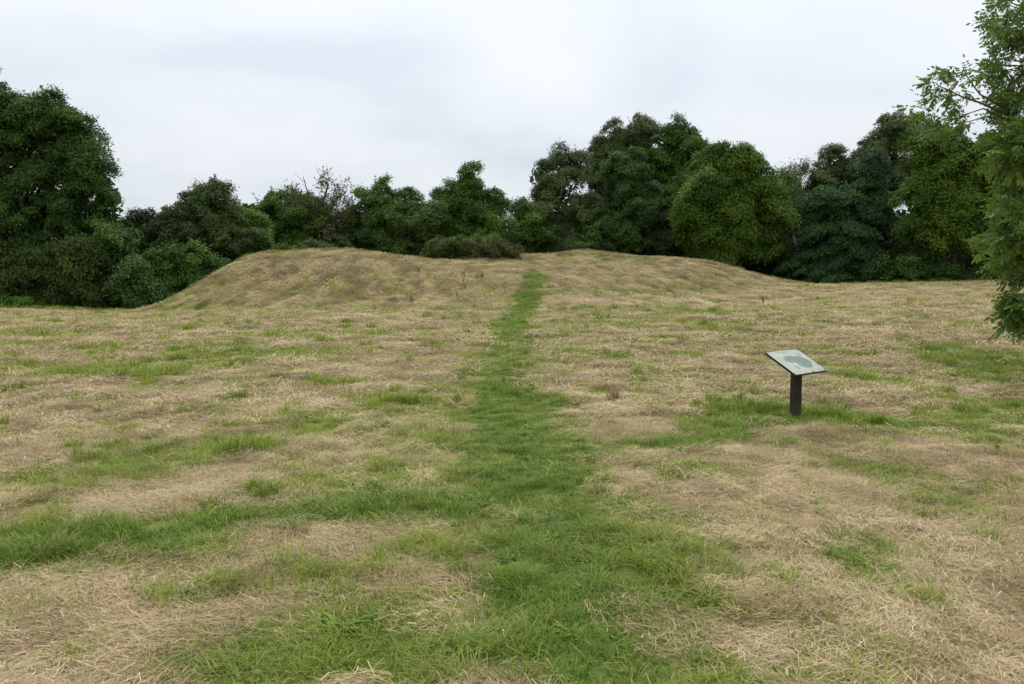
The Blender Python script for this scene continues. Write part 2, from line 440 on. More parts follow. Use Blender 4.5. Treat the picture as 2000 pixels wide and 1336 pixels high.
def straw_patch(n, rad, hmax, lmin, lmax, w, bits=.68):
    """strands lie roughly along x; most are short broken bits, a few long pale stems"""
    out = []
    for _ in range(n):
        r = rad * math.sqrt(u(0, 1)); a = u(0, 2 * pi)
        z0 = u(.0, hmax) * (1 - .6 * r / rad)
        dd = RNG.normal(0, .75); short = u(0, 1) < bits
        L = u(lmin * .4, lmin * 1.3) if short else u(lmin, lmax)
        tilt = RNG.normal(0, .16)
        c = np.array([r * cos(a), r * sin(a), z0]); dv = np.array([cos(dd), sin(dd), tilt])
        cur = np.array([-sin(dd), cos(dd), 0]) * RNG.normal(0, .14) * L + np.array([0, 0, u(0, .12) * L])
        P = [c - dv * L / 2, c + cur, c + dv * L / 2 * u(.8, 1)]
        for p in P: p[2] = max(p[2], -.005)
        out.append((P, w * math.exp(RNG.normal(0, .4)), u(0, .8) if short else u(0, 1)))
    return out
def green_patch(n, rad, hmin, hmax, lean, w, spread=1.0):
    out = []
    la = u(0, 2 * pi)
    for _ in range(n):
        r = rad * u(0, 1) ** spread; a = u(0, 2 * pi)
        hh = u(hmin, hmax) * (1 - .35 * r / rad)
        da = a + RNG.normal(0, .8) if u(0, 1) < .6 else la + RNG.normal(0, .5)
        ln = abs(RNG.normal(lean, lean * .5)) * hh
        c = np.array([r * cos(a), r * sin(a), -.01])
        dv = np.array([cos(da), sin(da), 0])
        P = [c, c + dv * ln * .25 + np.array([0, 0, hh * .5]), c + dv * ln * .65 + np.array([0, 0, hh * .85]), c + dv * ln * 1.15 + np.array([0, 0, hh * .92])]
        out.append((P, w * u(.7, 1.3), u(0, 1)))
    return out
def source_collection(name, builders, mat):
    col = bpy.data.collections.new(name)
    for i, b in enumerate(builders):
        o = bpy.data.objects.new('%s_%02d' % (name, i), strip_mesh('%s_%02d' % (name, i), b, mat))
        col.objects.link(o)
    return col
HAY_SRC = source_collection('hay_wisps',
    [straw_patch(120, .17, .035, .06, .20, .0024) for _ in range(5)] +            # 0-4 fine near
    [straw_patch(85, .13, .09, .06, .17, .0025) for _ in range(3)] +             # 5-7 lumps
    [straw_patch(75, .30, .05, .12, .32, .009) for _ in range(4)] +              # 8-11 coarse, farther off
    [straw_patch(75, .28, .14, .12, .32, .009) for _ in range(3)] +         # 12-14 coarse lumps
    [straw_patch(9, .2, .04, .08, .26, .0024, .3) for _ in range(3)], STRAW)     # 15-17 a few loose stems
GRASS_SRC = source_collection('grass_tufts',
    [green_patch(70, .15, .025, .075, .9, .0042, .6) for _ in range(5)] +        # 0-4 short sward
    [green_patch(60, .09, .045, .115, .75, .0045, .8) for _ in range(4)] +          # 5-8 tufts
    [green_patch(60, .28, .05, .12, .8, .011, .6) for _ in range(4)] +           # 9-12 sward, farther off
    [green_patch(50, .16, .12, .26, .55, .011, .8) for _ in range(3)] +          # 13-15 tall tufts, farther off
    [green_patch(14, .12, .05, .13, .6, .0042, .6) for _ in range(3)] +          # 16-18 thin blades
    [green_patch(16, .05, .03, .07, 1.3, .022, .9) for _ in range(2)], BLADE)    # 19-20 broad-leaved rosettes

def gn_scatter(name, label, cat, P, rot, scl, pick, gm, col):
    x_, y_ = P[:, 0], P[:, 1]
    tone = np.clip(.58 + 2.0 * (.86 * fbm(x_ / .2, y_ / .34, 201, 3) + .14 * fbm(x_ / 1.1, y_ / 1.4, 211, 3) - .5) + RNG.normal(0, .2, len(P)) - 2.2 * np.maximum(0, fbm(x_ / .34 + 7, y_ / .5, 13, 3) - .60)
                   - .7 * (RNG.uniform(0, 1, len(P)) < .07), 0, 1)  # random dark specks stand in for small shadows between tufts
    m = bpy.data.meshes.new(name)
    m.vertices.add(len(P)); m.vertices.foreach_set('co', P.astype(np.float32).ravel())
    for an, tp, key, v in (('rot', 'FLOAT_VECTOR', 'vector', rot), ('scl', 'FLOAT', 'value', scl), ('pick', 'INT', 'value', pick), ('gm', 'FLOAT', 'value', gm), ('tone', 'FLOAT', 'value', tone)):
        a = m.attributes.new(an, tp, 'POINT'); a.data.foreach_set(key, np.ascontiguousarray(v.astype(np.int32 if tp == 'INT' else np.float32)).ravel())
    m.update()
    o = tag(link(name, m), label, cat, None, 'stuff')
    t = bpy.data.node_groups.new(name + '_nodes', 'GeometryNodeTree')
    t.interface.new_socket('Geometry', in_out='INPUT', socket_type='NodeSocketGeometry')
    t.interface.new_socket('Geometry', in_out='OUTPUT', socket_type='NodeSocketGeometry')
    gi, go = N(t, 'NodeGroupInput'), N(t, 'NodeGroupOutput')
    ci = N(t, 'GeometryNodeCollectionInfo'); ci.inputs['Collection'].default_value = col
    ci.inputs['Separate Children'].default_value = True; ci.inputs['Reset Children'].default_value = True
    ip = N(t, 'GeometryNodeInstanceOnPoints'); ip.inputs['Pick Instance'].default_value = True
    def na_(nm, tp):
        n = N(t, 'GeometryNodeInputNamedAttribute', data_type=tp); n.inputs['Name'].default_value = nm
        return n.outputs['Attribute']
    er = N(t, 'FunctionNodeEulerToRotation')
    t.links.new(na_('rot', 'FLOAT_VECTOR'), er.inputs[0])
    mp_ = N(t, 'GeometryNodeMeshToPoints')
    t.links.new(gi.outputs[0], mp_.inputs[0]); t.links.new(mp_.outputs[0], ip.inputs['Points'])
    t.links.new(ci.outputs[0], ip.inputs['Instance'])
    t.links.new(na_('pick', 'INT'), ip.inputs['Instance Index'])
    t.links.new(er.outputs[0], ip.inputs['Rotation'])
    t.links.new(na_('scl', 'FLOAT'), ip.inputs['Scale'])
    t.links.new(ip.outputs[0], go.inputs[0])
    md = o.modifiers.new('scatter', 'NODES'); md.node_group = t
    return o
def tilt_euler(x, y, flow=False):
    e = .12
    nx = -(base_h(x + e, y) - base_h(x - e, y)) / (2 * e); ny = -(base_h(x, y + e) - base_h(x, y - e)) / (2 * e)
    n = np.c_[nx, ny, np.ones(len(x))]; n /= np.linalg.norm(n, axis=1)[:, None]
    a = (7 * fbm(x / 2.2, y / 2.2, 161, 3) + RNG.normal(0, .55, len(x)) + pi * RNG.integers(0, 2, len(x))) if flow else RNG.uniform(0, 2 * pi, len(x))
    t = np.c_[np.cos(a), np.sin(a), np.zeros(len(x))]
    t -= n * (t * n).sum(1)[:, None]; t /= np.linalg.norm(t, axis=1)[:, None]
    b = np.cross(n, t)
    return np.c_[np.arctan2(b[:, 2], n[:, 2]), -np.arcsin(np.clip(t[:, 2], -1, 1)), np.arctan2(t[:, 1], t[:, 0])]
def gjit(x, y, s):
    r = np.hypot(x, y); q = np.minimum(s * (.6 + r / 12), .2)
    return green_maps(x + RNG.normal(0, q, len(x)), y + RNG.normal(0, q, len(x)))
def ring(r0, r1, dens, half=64):
    A = radians(2 * half) * (r1 * r1 - r0 * r0) / 2
    n = int(A * dens)
    r = np.sqrt(RNG.uniform(r0 * r0, r1 * r1, n)); a = RNG.uniform(-radians(half), radians(half), n)
    return r * np.sin(a), r * np.cos(a)
def field_ok(x, y):
    edge = np.where(x < -14, 39.2, np.where(x > 14, 49 + 0 * x, 57))
    return (y < edge) & ~((y > 46) & (x < -6))
def is_bank(x, y):
    return (base_h(x, y) > np.interp(x, [-25, -5, 1, 15, 30], [.05, .12, .4, 1.0, 1.2]) + .18) & (y > 33) & (np.abs(x) < 18)
hay, gra = [], []
def add(lst, x, y, z, sc, pk, gm): lst.append((np.c_[x, y, z], tilt_euler(x, y, lst is hay), sc, pk, gm))
for r0, r1, dh, dg in ((1.6, 5, 190, 215), (5, 9, 125, 140), (9, 14, 70, 80), (14, 22, 26, 36), (22, 33, 13, 18), (33, 58, 15, 9)):
    near = r0 < 9
    x, y = ring(r0, r1, dh); k = field_ok(x, y); x, y = x[k], y[k]
    g, d, p = gjit(x, y, .11)
    k = RNG.uniform(0, 1, len(x)) < np.clip(1.10 - 1.30 * g, .10, 1) * (1 - np.where(np.hypot(x, y) > 12, .75, .4) * p) * np.clip(.35 + 1.5 * fbm(x / .5, y / .5, 107, 3), 0, 1)
    x, y, g, p = x[k], y[k], g[k], p[k]
    lump = (fbm(x / .7, y / .7, 101, 3) > .60) | (is_bank(x, y) & (RNG.uniform(0, 1, len(x)) < .55))
    pk = np.where(lump, RNG.integers(5, 8, len(x)), RNG.integers(0, 5, len(x))) if near else np.where(lump, RNG.integers(12, 15, len(x)), RNG.integers(8, 12, len(x)))
    pk = np.where((g > .42) & (np.hypot(x, y) < 12), RNG.integers(15, 18, len(x)), pk)
    sc = RNG.uniform(.7, 1.25, len(x)) * (1 if near else np.clip(np.hypot(x, y) / 16, .62, 1.3))
    add(hay, x, y, H(x, y) + .004, sc, pk, np.where(is_bank(x, y), -.6, np.clip(g * .9 + RNG.normal(.1, .15, len(x)), 0, 1)))
    x, y = ring(r0, r1, dg); k = field_ok(x, y); x, y = x[k], y[k]
    g, d, p = gjit(x, y, .11)
    k = RNG.uniform(0, 1, len(x)) < np.clip(.16 + 1.35 * g, 0, 1)
    x, y, g, d, p = x[k], y[k], g[k], d[k], p[k]
    tall = (fbm(x / .45, y / .45, 111, 3) > .57) & (g > .35) & (RNG.uniform(0, 1, len(x)) < .75)
    thin = g < .3
    if near:
        pk = np.where(tall, RNG.integers(5, 9, len(x)), np.where(thin, RNG.integers(16, 19, len(x)), RNG.integers(0, 5, len(x))))
    else:
        pk = np.where(tall & (RNG.uniform(0, 1, len(x)) < .35), RNG.integers(13, 16, len(x)), RNG.integers(9, 13, len(x)))
    pk = np.where((RNG.uniform(0, 1, len(x)) < .035) & (np.hypot(x, y) < 14), RNG.integers(19, 21, len(x)), pk)
    sc = RNG.uniform(.7, 1.25, len(x)) * (1 if near else np.clip(np.hypot(x, y) / 18, .5, 1.1)) * (1 - .25 * p)
    add(gra, x, y, H(x, y), sc, pk, np.clip(d * .85 + RNG.normal(.12, .14, len(x)), 0, 1))
for line, n, w in ((PATH_W[-5:], 420, .34), (BANDS_W[9][0], 90, .35)):
    t_ = RNG.uniform(0, len(line) - 1.001, n); i_ = t_.astype(int); f_ = (t_ - i_)[:, None]
    c_ = line[i_, :2] * (1 - f_) + line[i_ + 1, :2] * f_
    x = c_[:, 0] + RNG.normal(0, w, n); y = c_[:, 1] + RNG.normal(0, .3, n)
    add(gra, x, y, H(x, y), RNG.uniform(.7, 1.0, n), RNG.integers(9, 13, n), np.clip(RNG.normal(.62, .15, n), 0, 1))
for x0, x1, y0, y1, n in ((-34, -17.5, 38.6, 40.2, 420), (15, 36, 47.6, 49.4, 520), (-17.5, -13, 40.5, 43, 120)):
    x = RNG.uniform(x0, x1, n); y = RNG.uniform(y0, y1, n)
    add(gra, x, y, H(x, y), RNG.uniform(.8, 1.7, n), RNG.integers(13, 16, n), np.clip(RNG.normal(.3, .25, n), 0, 1))
for _ in range(150):                                  # small separate tufts all over the near field
    r_ = 2.5 + 13 * u(0, 1) ** .8; a_ = radians(u(-50, 50)); n = int(RNG.integers(2, 7))
    x = r_ * sin(a_) + RNG.normal(0, .07, n); y = r_ * cos(a_) + RNG.normal(0, .06, n)
    add(gra, x, y, H(x, y), RNG.uniform(.6, 1.15, n), RNG.integers(5, 9, n), np.clip(u(0, .7) + RNG.normal(0, .1, n), 0, 1))
# tussocks that stand out in the photograph
for px, py, n, s, gmv in ((240, 740, 12, .9, .25), (318, 740, 7, .95, .3), (645, 755, 7, .9, .3), (780, 790, 9, .8, .15), (460, 885, 8, .8, .25), (160, 880, 6, .6, .2), (890, 663, 5, .8, .35),
                          (1160, 622, 5, 1.1, .5), (1185, 624, 4, 1.1, .5), (1210, 612, 6, 1.3, .4), (1298, 615, 4, 1.0, .3), (420, 1165, 8, .5, .3), (300, 1160, 6, .45, .3), (600, 1130, 7, .5, .45),
                          (210, 1050, 12, .65, .8), (60, 1090, 14, .65, .8), (120, 1085, 10, .6, .75), (1255, 1110, 10, .55, .45), (1690, 1105, 6, .45, .8), (1500, 805, 10, .6, .6), (1620, 815, 9, .6, .7), (1700, 830, 9, .6, .7),
                          (130, 604, 7, 1.6, .02), (1240, 695, 5, .7, .15), (1330, 695, 5, .7, .3), (530, 970, 9, .5, .4), (420, 690, 5, .8, .15), (1400, 790, 6, .6, .4), (1085, 640, 5, .8, .3)):
    c = hit(px, py); w = .016 * c[1] * s + .06
    x = c[0] + RNG.normal(0, w, n); y = c[1] + RNG.normal(0, w * .8, n)
    pk = RNG.integers(13, 16, n) if c[1] > 5 else RNG.integers(5, 9, n)
    add(gra, x, y, H(x, y), RNG.uniform(.75, 1.2, n) * s * (1.0 if c[1] > 5 else 1.9), pk, np.clip(gmv + RNG.normal(0, .12, n), 0, 1))
cat = lambda l, i: np.concatenate([a[i] for a in l])
gn_scatter('cut_hay', 'pale cut hay lying in wisps all over the mown field', 'hay', *[cat(hay, i) for i in range(5)], HAY_SRC)
gn_scatter('grass', 'green grass growing through the hay and along the path', 'grass', *[cat(gra, i) for i in range(5)], GRASS_SRC)
print('hay', sum(len(a[0]) for a in hay), 'grass', sum(len(a[0]) for a in gra))

# ------------------------------------------------------------------ trees
def tubes(name, branches, mat, sides=6):
    vs, fs, b0 = [], [], 0
    for P, R in branches:
        P = np.asarray(P, float); k = len(P)
        T = np.gradient(P, axis=0); T /= np.linalg.norm(T, axis=1)[:, None] + 1e-9
        ref = np.where(np.abs(T[:, 2:3]) > .9, np.array([[1., 0, 0]]), np.array([[0, 0, 1.]]))
        A = np.cross(T, ref); A /= np.linalg.norm(A, axis=1)[:, None] + 1e-9
        B = np.cross(T, A)
        an = np.linspace(0, 2 * pi, sides, endpoint=False)
        ringv = P[:, None] + np.asarray(R)[:, None, None] * (np.cos(an)[None, :, None] * A[:, None] + np.sin(an)[None, :, None] * B[:, None])
        vs.append(ringv.reshape(-1, 3))
        for i in range(k - 1):
            for j in range(sides):
                fs.append((b0 + i * sides + j, b0 + i * sides + (j + 1) % sides, b0 + (i + 1) * sides + (j + 1) % sides, b0 + (i + 1) * sides + j))
        b0 += k * sides
    return np_mesh(name, np.concatenate(vs), np.array(fs), None, True, mat)
def curve(a, b, sag=.0, wob=.1, n=6):
    a, b = np.asarray(a, float), np.asarray(b, float)
    t = np.linspace(0, 1, n)[:, None]
    L = np.linalg.norm(b - a)
    off = RNG.normal(0, wob * L * .5, (n, 3)); off[0] = off[-1] = 0
    return a + (b - a) * t + np.array([0, 0, 1]) * sag * L * 4 * t * (1 - t) + off * .5
def leaf_tris(P, Nrm, size, droop=.3, aspect=.62):
    n = len(P)
    Nrm = Nrm / (np.linalg.norm(Nrm, axis=1)[:, None] + 1e-9)
    t = RNG.normal(0, 1, (n, 3)); t -= Nrm * (t * Nrm).sum(1)[:, None]
    t[:, 2] -= droop * np.linalg.norm(t, axis=1); t /= np.linalg.norm(t, axis=1)[:, None] + 1e-9
    b = np.cross(Nrm, t); b /= np.linalg.norm(b, axis=1)[:, None] + 1e-9
    s = size[:, None]
    v = np.stack([P + t * s * .65, P - t * s * .35 + b * s * aspect * .5, P - t * s * .35 - b * s * aspect * .5], 1)
    return v.reshape(-1, 3), np.arange(3 * n).reshape(-1, 3)
def unit(n):
    v = RNG.normal(0, 1, (n, 3)); return v / np.linalg.norm(v, axis=1)[:, None]

def crown_leaves(lobes, leaf, dens, pr, fill=1.0, gap=0.0, sprays=.5, flat=.65, style='broad', gz=0.0):
    """leaf positions, normals, sizes, tints for a crown made of many small clumps set over a few lobes"""
    Ps, Ns, Ss, Ts = [], [], [], []
    puffs = []
    for li, (c, r) in enumerate(lobes):
        area = 4 * pi * (((r[0] * r[1]) ** 1.6 + (r[0] * r[2]) ** 1.6 + (r[1] * r[2]) ** 1.6) / 3) ** (1 / 1.6)
        npf = max(6, int(1.05 * area / (pi * pr * pr)))
        d = unit(npf)
        d = d[(d[:, 1] < .25) | (RNG.uniform(0, 1, npf) < .45)]
        lump = 1 + .2 * np.sin(d[:, 0] * 5 + li * 2.1) * np.cos(d[:, 2] * 6 + li) + RNG.normal(0, .06, len(d))
        rad = RNG.uniform(.58, 1.10, len(d)) * lump
        p = c + d * r * rad[:, None]
        keep = p[:, 2] > gz + .1
        for lj, (c2, r2) in enumerate(lobes):
            if lj != li:
                keep &= ((((p - c2) / r2) ** 2).sum(1) > .58)
        nz = vnoise(p[:, 0] * .95 + p[:, 2] * .4 + p[:, 1] * .3 + li * 3.1, p[:, 2] * 1.05 - p[:, 0] * .45 + p[:, 1] * .35, 31 + li)
        keep &= (nz > .30) | (RNG.uniform(0, 1, len(d)) < .25)
        if gap: keep &= RNG.uniform(0, 1, len(d)) > gap
        for pp, dd in zip(p[keep], d[keep]): puffs.append((pp, dd, pr * float(np.clip(math.exp(RNG.normal(0, .38)), .5, 1.6))))
        # shaded inside
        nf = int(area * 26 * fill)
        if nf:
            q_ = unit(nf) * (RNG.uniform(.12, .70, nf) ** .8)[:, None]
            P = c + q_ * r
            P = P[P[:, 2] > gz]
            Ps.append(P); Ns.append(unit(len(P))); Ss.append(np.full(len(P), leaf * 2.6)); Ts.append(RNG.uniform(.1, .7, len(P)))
    for pp, dd, R in puffs:
        n = int(dens * 2 * pi * R * R)
        if n < 3: continue
        v = unit(n); v[:, 2] = np.where(RNG.uniform(0, 1, n) < .8, np.abs(v[:, 2]), v[:, 2])
        tiltv = np.clip(np.array([RNG.normal(0, .4) + dd[0] * .4, RNG.normal(0, .4) + dd[1] * .4]), -.9, .9)
        off = v * (R * RNG.uniform(.45, 1.05, n) ** .7)[:, None] * np.array([1.15, 1.15, flat])
        off[:, 2] -= off[:, :2] @ tiltv
        off += RNG.normal(0, .16 * R, (n, 3))
        if style == 'conifer':
            off[:, 2] *= .55
            off += dd[None] * np.array([1, 1, 0]) * (np.abs(v[:, :1]) * R * .7)
            off[:, 2] -= .35 * np.hypot(off[:, 0], off[:, 1])
        P = pp + off
        Nn = .55 * v + .35 * dd + np.array([0, 0, .5]) + .5 * RNG.normal(0, 1, (n, 3))
        Ps.append(P); Ns.append(Nn); Ss.append(leaf * RNG.uniform(.6, 1.35, n)); Ts.append(np.clip(RNG.normal(.5, .2, n) + RNG.normal(0, .24), 0, 1))
        if sprays and dd[2] > -.35 and RNG.uniform() < sprays:
            for _ in range(2):
                sd = dd * np.array([1, 1, .7]) + np.array([0, 0, .35 if style != 'weep' else -.5]) + RNG.normal(0, .45, 3)
                sd /= np.linalg.norm(sd)
                L = R * RNG.uniform(1.0, 1.75); k = int(10 + 10 * L / leaf * .18)
                t = RNG.uniform(.3, 1, k)
                P = pp + sd * (t * L)[:, None] + RNG.normal(0, leaf * .55, (k, 3)) * (1.25 - t)[:, None]
                Ps.append(P); Ns.append(unit(k) + np.array([0, 0, .6])); Ss.append(leaf * RNG.uniform(.6, 1.1, k)); Ts.append(RNG.uniform(.35, .9, k))
    return np.concatenate(Ps), np.concatenate(Ns), np.concatenate(Ss), np.concatenate(Ts), puffs

NTRI = [0]
def make_tree(name, label, cat, Y, base_px, lobes_px, mat, group=None, leaf=.135, dens=440, pr=.47, fill=1.0, gap=0.0, sprays=.75,
              flat=.78, style='broad', trunk=.22, bark=BARK, depth=.85, limbs=10, crown='crown', droop=.3):
    bx = (base_px - 1000) / F * Y
    bz = h1(bx, Y)
    base = np.array([bx, Y, bz - .05])
    lobes = []
    for a in lobes_px:
        px, py, rx, ry = a[:4]; dy_ = a[4] if len(a) > 4 else RNG.uniform(-.5, .5)
        c = at(px, py, Y + dy_); s = (Y + dy_) / F
        lobes.append((c - base, np.array([rx * s, depth * (rx + ry) / 2 * s, ry * s])))
    root = bpy.data.objects.new(name, None); root.empty_display_size = .5
    S.collection.objects.link(root); root.location = base
    tag(root, label, cat, group)
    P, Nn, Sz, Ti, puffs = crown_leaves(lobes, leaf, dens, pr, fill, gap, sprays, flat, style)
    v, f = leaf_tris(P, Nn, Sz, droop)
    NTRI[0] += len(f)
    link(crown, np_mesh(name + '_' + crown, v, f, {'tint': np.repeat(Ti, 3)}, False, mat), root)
    if trunk:
        top = max(lobes, key=lambda l: l[0][2])[0]
        low = min(lobes, key=lambda l: l[0][2])[0]
        br = []
        tp = np.array([top[0] * .8, top[1] * .8, top[2]])
        tr = curve([0, 0, -.2], tp, 0, .05, 8)
        br.append((tr, np.linspace(trunk, trunk * .18, 8)))
        if puffs:
            for k in RNG.choice(len(puffs), min(limbs, len(puffs)), replace=False):
                pp = puffs[k][0]
                j = int(np.clip(np.searchsorted(tr[:, 2], pp[2] - .35 * np.hypot(pp[0], pp[1])), 1, 6))
                br.append((curve(tr[j], pp, .06, .12, 5), np.linspace(trunk * .35, .02, 5)))
        link('trunk', tubes(name + '_trunk', br, bark), root)
    return root

LM = leaf_material
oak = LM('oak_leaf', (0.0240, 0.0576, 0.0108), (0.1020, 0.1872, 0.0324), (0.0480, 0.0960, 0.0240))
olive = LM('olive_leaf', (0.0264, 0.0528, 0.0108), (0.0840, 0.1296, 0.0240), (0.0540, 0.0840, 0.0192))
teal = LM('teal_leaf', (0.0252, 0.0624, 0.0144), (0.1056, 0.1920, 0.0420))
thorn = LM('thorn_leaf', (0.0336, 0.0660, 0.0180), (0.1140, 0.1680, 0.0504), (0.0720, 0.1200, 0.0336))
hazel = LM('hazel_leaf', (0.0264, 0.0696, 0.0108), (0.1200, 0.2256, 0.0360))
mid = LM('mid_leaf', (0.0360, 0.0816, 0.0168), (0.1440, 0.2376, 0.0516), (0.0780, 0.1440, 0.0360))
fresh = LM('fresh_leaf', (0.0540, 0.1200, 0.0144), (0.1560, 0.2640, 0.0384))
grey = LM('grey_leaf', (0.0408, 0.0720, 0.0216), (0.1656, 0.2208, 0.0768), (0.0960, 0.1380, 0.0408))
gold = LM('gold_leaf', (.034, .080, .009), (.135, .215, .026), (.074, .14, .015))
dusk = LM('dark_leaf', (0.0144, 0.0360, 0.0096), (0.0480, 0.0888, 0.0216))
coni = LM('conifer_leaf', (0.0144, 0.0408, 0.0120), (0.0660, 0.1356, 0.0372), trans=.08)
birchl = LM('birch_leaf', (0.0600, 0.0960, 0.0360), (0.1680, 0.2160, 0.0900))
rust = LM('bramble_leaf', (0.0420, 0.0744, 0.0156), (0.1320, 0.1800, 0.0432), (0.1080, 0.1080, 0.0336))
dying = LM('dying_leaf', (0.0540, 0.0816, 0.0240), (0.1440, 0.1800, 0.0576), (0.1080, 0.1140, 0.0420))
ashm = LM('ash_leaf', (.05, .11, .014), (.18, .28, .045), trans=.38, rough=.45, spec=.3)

make_tree('oak_tree', 'large dark spreading oak filling the left edge above the field', 'tree', 46, 45,
          [(30, 236, 72, 56), (112, 250, 52, 50), (150, 282, 46, 48), (60, 300, 112, 88), (-50, 250, 95, 105), (172, 335, 38, 52), (205, 398, 42, 58), (195, 480, 58, 60), (60, 420, 150, 95), (-70, 400, 110, 120), (30, 520, 160, 80)],
          oak, trunk=.45, limbs=26, gap=.2, leaf=.14, dens=420, pr=.52, fill=.8)
make_tree('olive_shrub', 'olive brown drooping shrub at the foot of the large left oak', 'shrub', 42, 110,
          [(75, 525, 62, 55), (150, 530, 58, 55), (110, 575, 80, 45), (180, 570, 40, 45)], olive, style='weep', trunk=.08, limbs=6, pr=.5, dens=280, droop=.9)
make_tree('leafy_shrub', 'yellowish green shrub low at the far left edge below the oak', 'shrub', 41.3, -10, [(0, 540, 48, 45), (-60, 530, 60, 60), (20, 578, 60, 28)], olive, trunk=.06, limbs=5, pr=.45)
make_tree('leafy_shrub', 'dark blue green shrub between the oak and the left end of the mound', 'shrub', 42.5, 245,
          [(235, 500, 45, 60), (255, 555, 52, 48), (215, 570, 45, 40), (290, 570, 34, 36)], teal, trunk=.08, limbs=6, pr=.5, dens=300)
make_tree('hawthorn_tree', 'low dark rounded tree right behind the oak, left of the twiggy tree', 'tree', 50, 285, [(285, 448, 48, 42), (262, 490, 52, 55), (315, 495, 55, 58), (290, 545, 60, 45)], dusk, trunk=.16)
make_tree('hawthorn_tree', 'bluish hawthorn with upright twigs behind the left slope of the mound', 'tree', 48, 405,
          [(362, 425, 30, 42), (425, 415, 46, 46), (395, 465, 74, 52), (445, 475, 45, 50), (360, 520, 70, 50), (440, 525, 40, 30)], thorn, trunk=.18, sprays=.95, leaf=.12, limbs=16)
make_tree('leafy_shrub', 'mid green bush against the lower left slope of the mound', 'shrub', 44.5, 335, [(320, 540, 40, 42), (370, 520, 42, 34), (300, 575, 35, 30)], hazel, trunk=.06, limbs=5, pr=.45)
make_tree('leafy_shrub', 'bright green bush just left of the mound crest', 'shrub', 50, 490, [(495, 458, 30, 34), (472, 488, 40, 26), (510, 478, 18, 20)], fresh, trunk=.06, limbs=5, pr=.45)
make_tree('hazel_tree', 'dark green bushy hazel behind the mound crest, left of the half bare tree', 'tree', 54, 575,
          [(572, 428, 50, 44), (537, 420, 24, 28), (600, 455, 50, 38), (560, 462, 40, 30), (625, 430, 24, 34)], hazel, trunk=.16, limbs=14)
make_tree('round_tree', 'broad rounded green tree behind the mound between half bare and pointed trees', 'tree', 55, 765,
          [(738, 425, 52, 52), (800, 420, 46, 46), (700, 448, 34, 42), (770, 462, 75, 44), (838, 440, 26, 44), (715, 485, 40, 25)], mid, trunk=.2, limbs=14, sprays=.7)
make_tree('pointed_tree', 'green tree with a pointed top above the bramble bank', 'tree', 57, 915,
          [(915, 348, 12, 20), (914, 370, 22, 24), (905, 392, 34, 28), (886, 415, 32, 40), (932, 420, 46, 42), (965, 402, 26, 26), (905, 462, 58, 36)], hazel, trunk=.2, sprays=.8, pr=.5)
make_tree('leafy_shrub', 'light green shrub below the pointed tree beside the small sky gap', 'shrub', 55, 965, [(965, 448, 26, 30), (950, 475, 36, 24)], fresh, trunk=.06, limbs=5, pr=.45)
make_tree('small_tree', 'small green tree between the sky gap and the tall centre trees', 'tree', 58, 1035, [(1025, 415, 24, 20), (1040, 455, 32, 42), (1025, 485, 26, 24)], hazel, trunk=.12, limbs=6)
make_tree('ash_tree', 'open crowned ash at the left end of the tall centre group', 'tree', 61, 1090,
          [(1055, 345, 28, 36), (1110, 328, 44, 28), (1095, 375, 50, 38), (1065, 420, 40, 45), (1125, 425, 45, 60), (1080, 475, 60, 35)], grey, trunk=.22, gap=.30, fill=.45, sprays=.9, limbs=18)
make_tree('poplar_tree', 'tallest grey green tree at the top of the centre group', 'tree', 65, 1225,
          [(1212, 285, 34, 42), (1250, 270, 40, 34), (1180, 330, 32, 44), (1190, 400, 50, 60), (1240, 330, 45, 50)], grey, trunk=.28, gap=.1, sprays=.7)
make_tree('sycamore_tree', 'dark green sycamore with yellowish top behind the golden tree', 'tree', 63, 1320,
          [(1318, 285, 46, 34), (1350, 305, 30, 45), (1290, 320, 44, 40), (1330, 370, 48, 55), (1290, 430, 45, 60), (1400, 310, 28, 20)], hazel, trunk=.26)
make_tree('lime_tree', 'rounded bluish green tree in front of the tallest centre trees', 'tree', 58, 1230,
          [(1225, 345, 44, 46), (1245, 410, 46, 55), (1200, 420, 36, 50), (1225, 468, 48, 36)], teal, trunk=.2)
make_tree('leafy_shrub', 'small dark green shrub behind the rear bank knoll', 'shrub', 57, 1150, [(1150, 468, 32, 24), (1140, 488, 36, 16)], teal, trunk=.06, limbs=4, pr=.45)
make_tree('leafy_shrub', 'dark infill bush added under the tall centre trees right of the knoll', 'shrub', 58, 1285, [(1285, 470, 50, 40), (1330, 495, 50, 30)], dusk, trunk=.08, limbs=4, pr=.55)  # infill added to keep the space under these trees dark
make_tree('maple_tree', 'golden green field maple right of the tall centre group', 'tree', 54, 1425,
          [(1398, 340, 50, 46), (1455, 332, 44, 40), (1498, 368, 36, 36), (1375, 410, 60, 55), (1455, 410, 70, 55), (1345, 460, 40, 42), (1440, 470, 85, 45), (1512, 425, 24, 50)], gold, trunk=.25, limbs=16, pr=.66, sprays=.4)
make_tree('leafy_shrub', 'dark bush added to fill the shade under the golden maple behind the right bank', 'shrub', 57, 1470, [(1400, 520, 70, 35), (1480, 525, 70, 40), (1545, 520, 40, 40)], dusk, trunk=.08, limbs=4, pr=.6)  # added leaf mass standing in for the trunk shade
make_tree('ash_tree', 'tall ash rising behind the dark conifers on the right', 'tree', 60, 1720,
          [(1758, 265, 48, 36), (1705, 298, 40, 36), (1645, 328, 46, 32), (1602, 345, 28, 28), (1812, 288, 36, 38), (1720, 350, 110, 50)], grey, trunk=.25, gap=.12, sprays=.6)
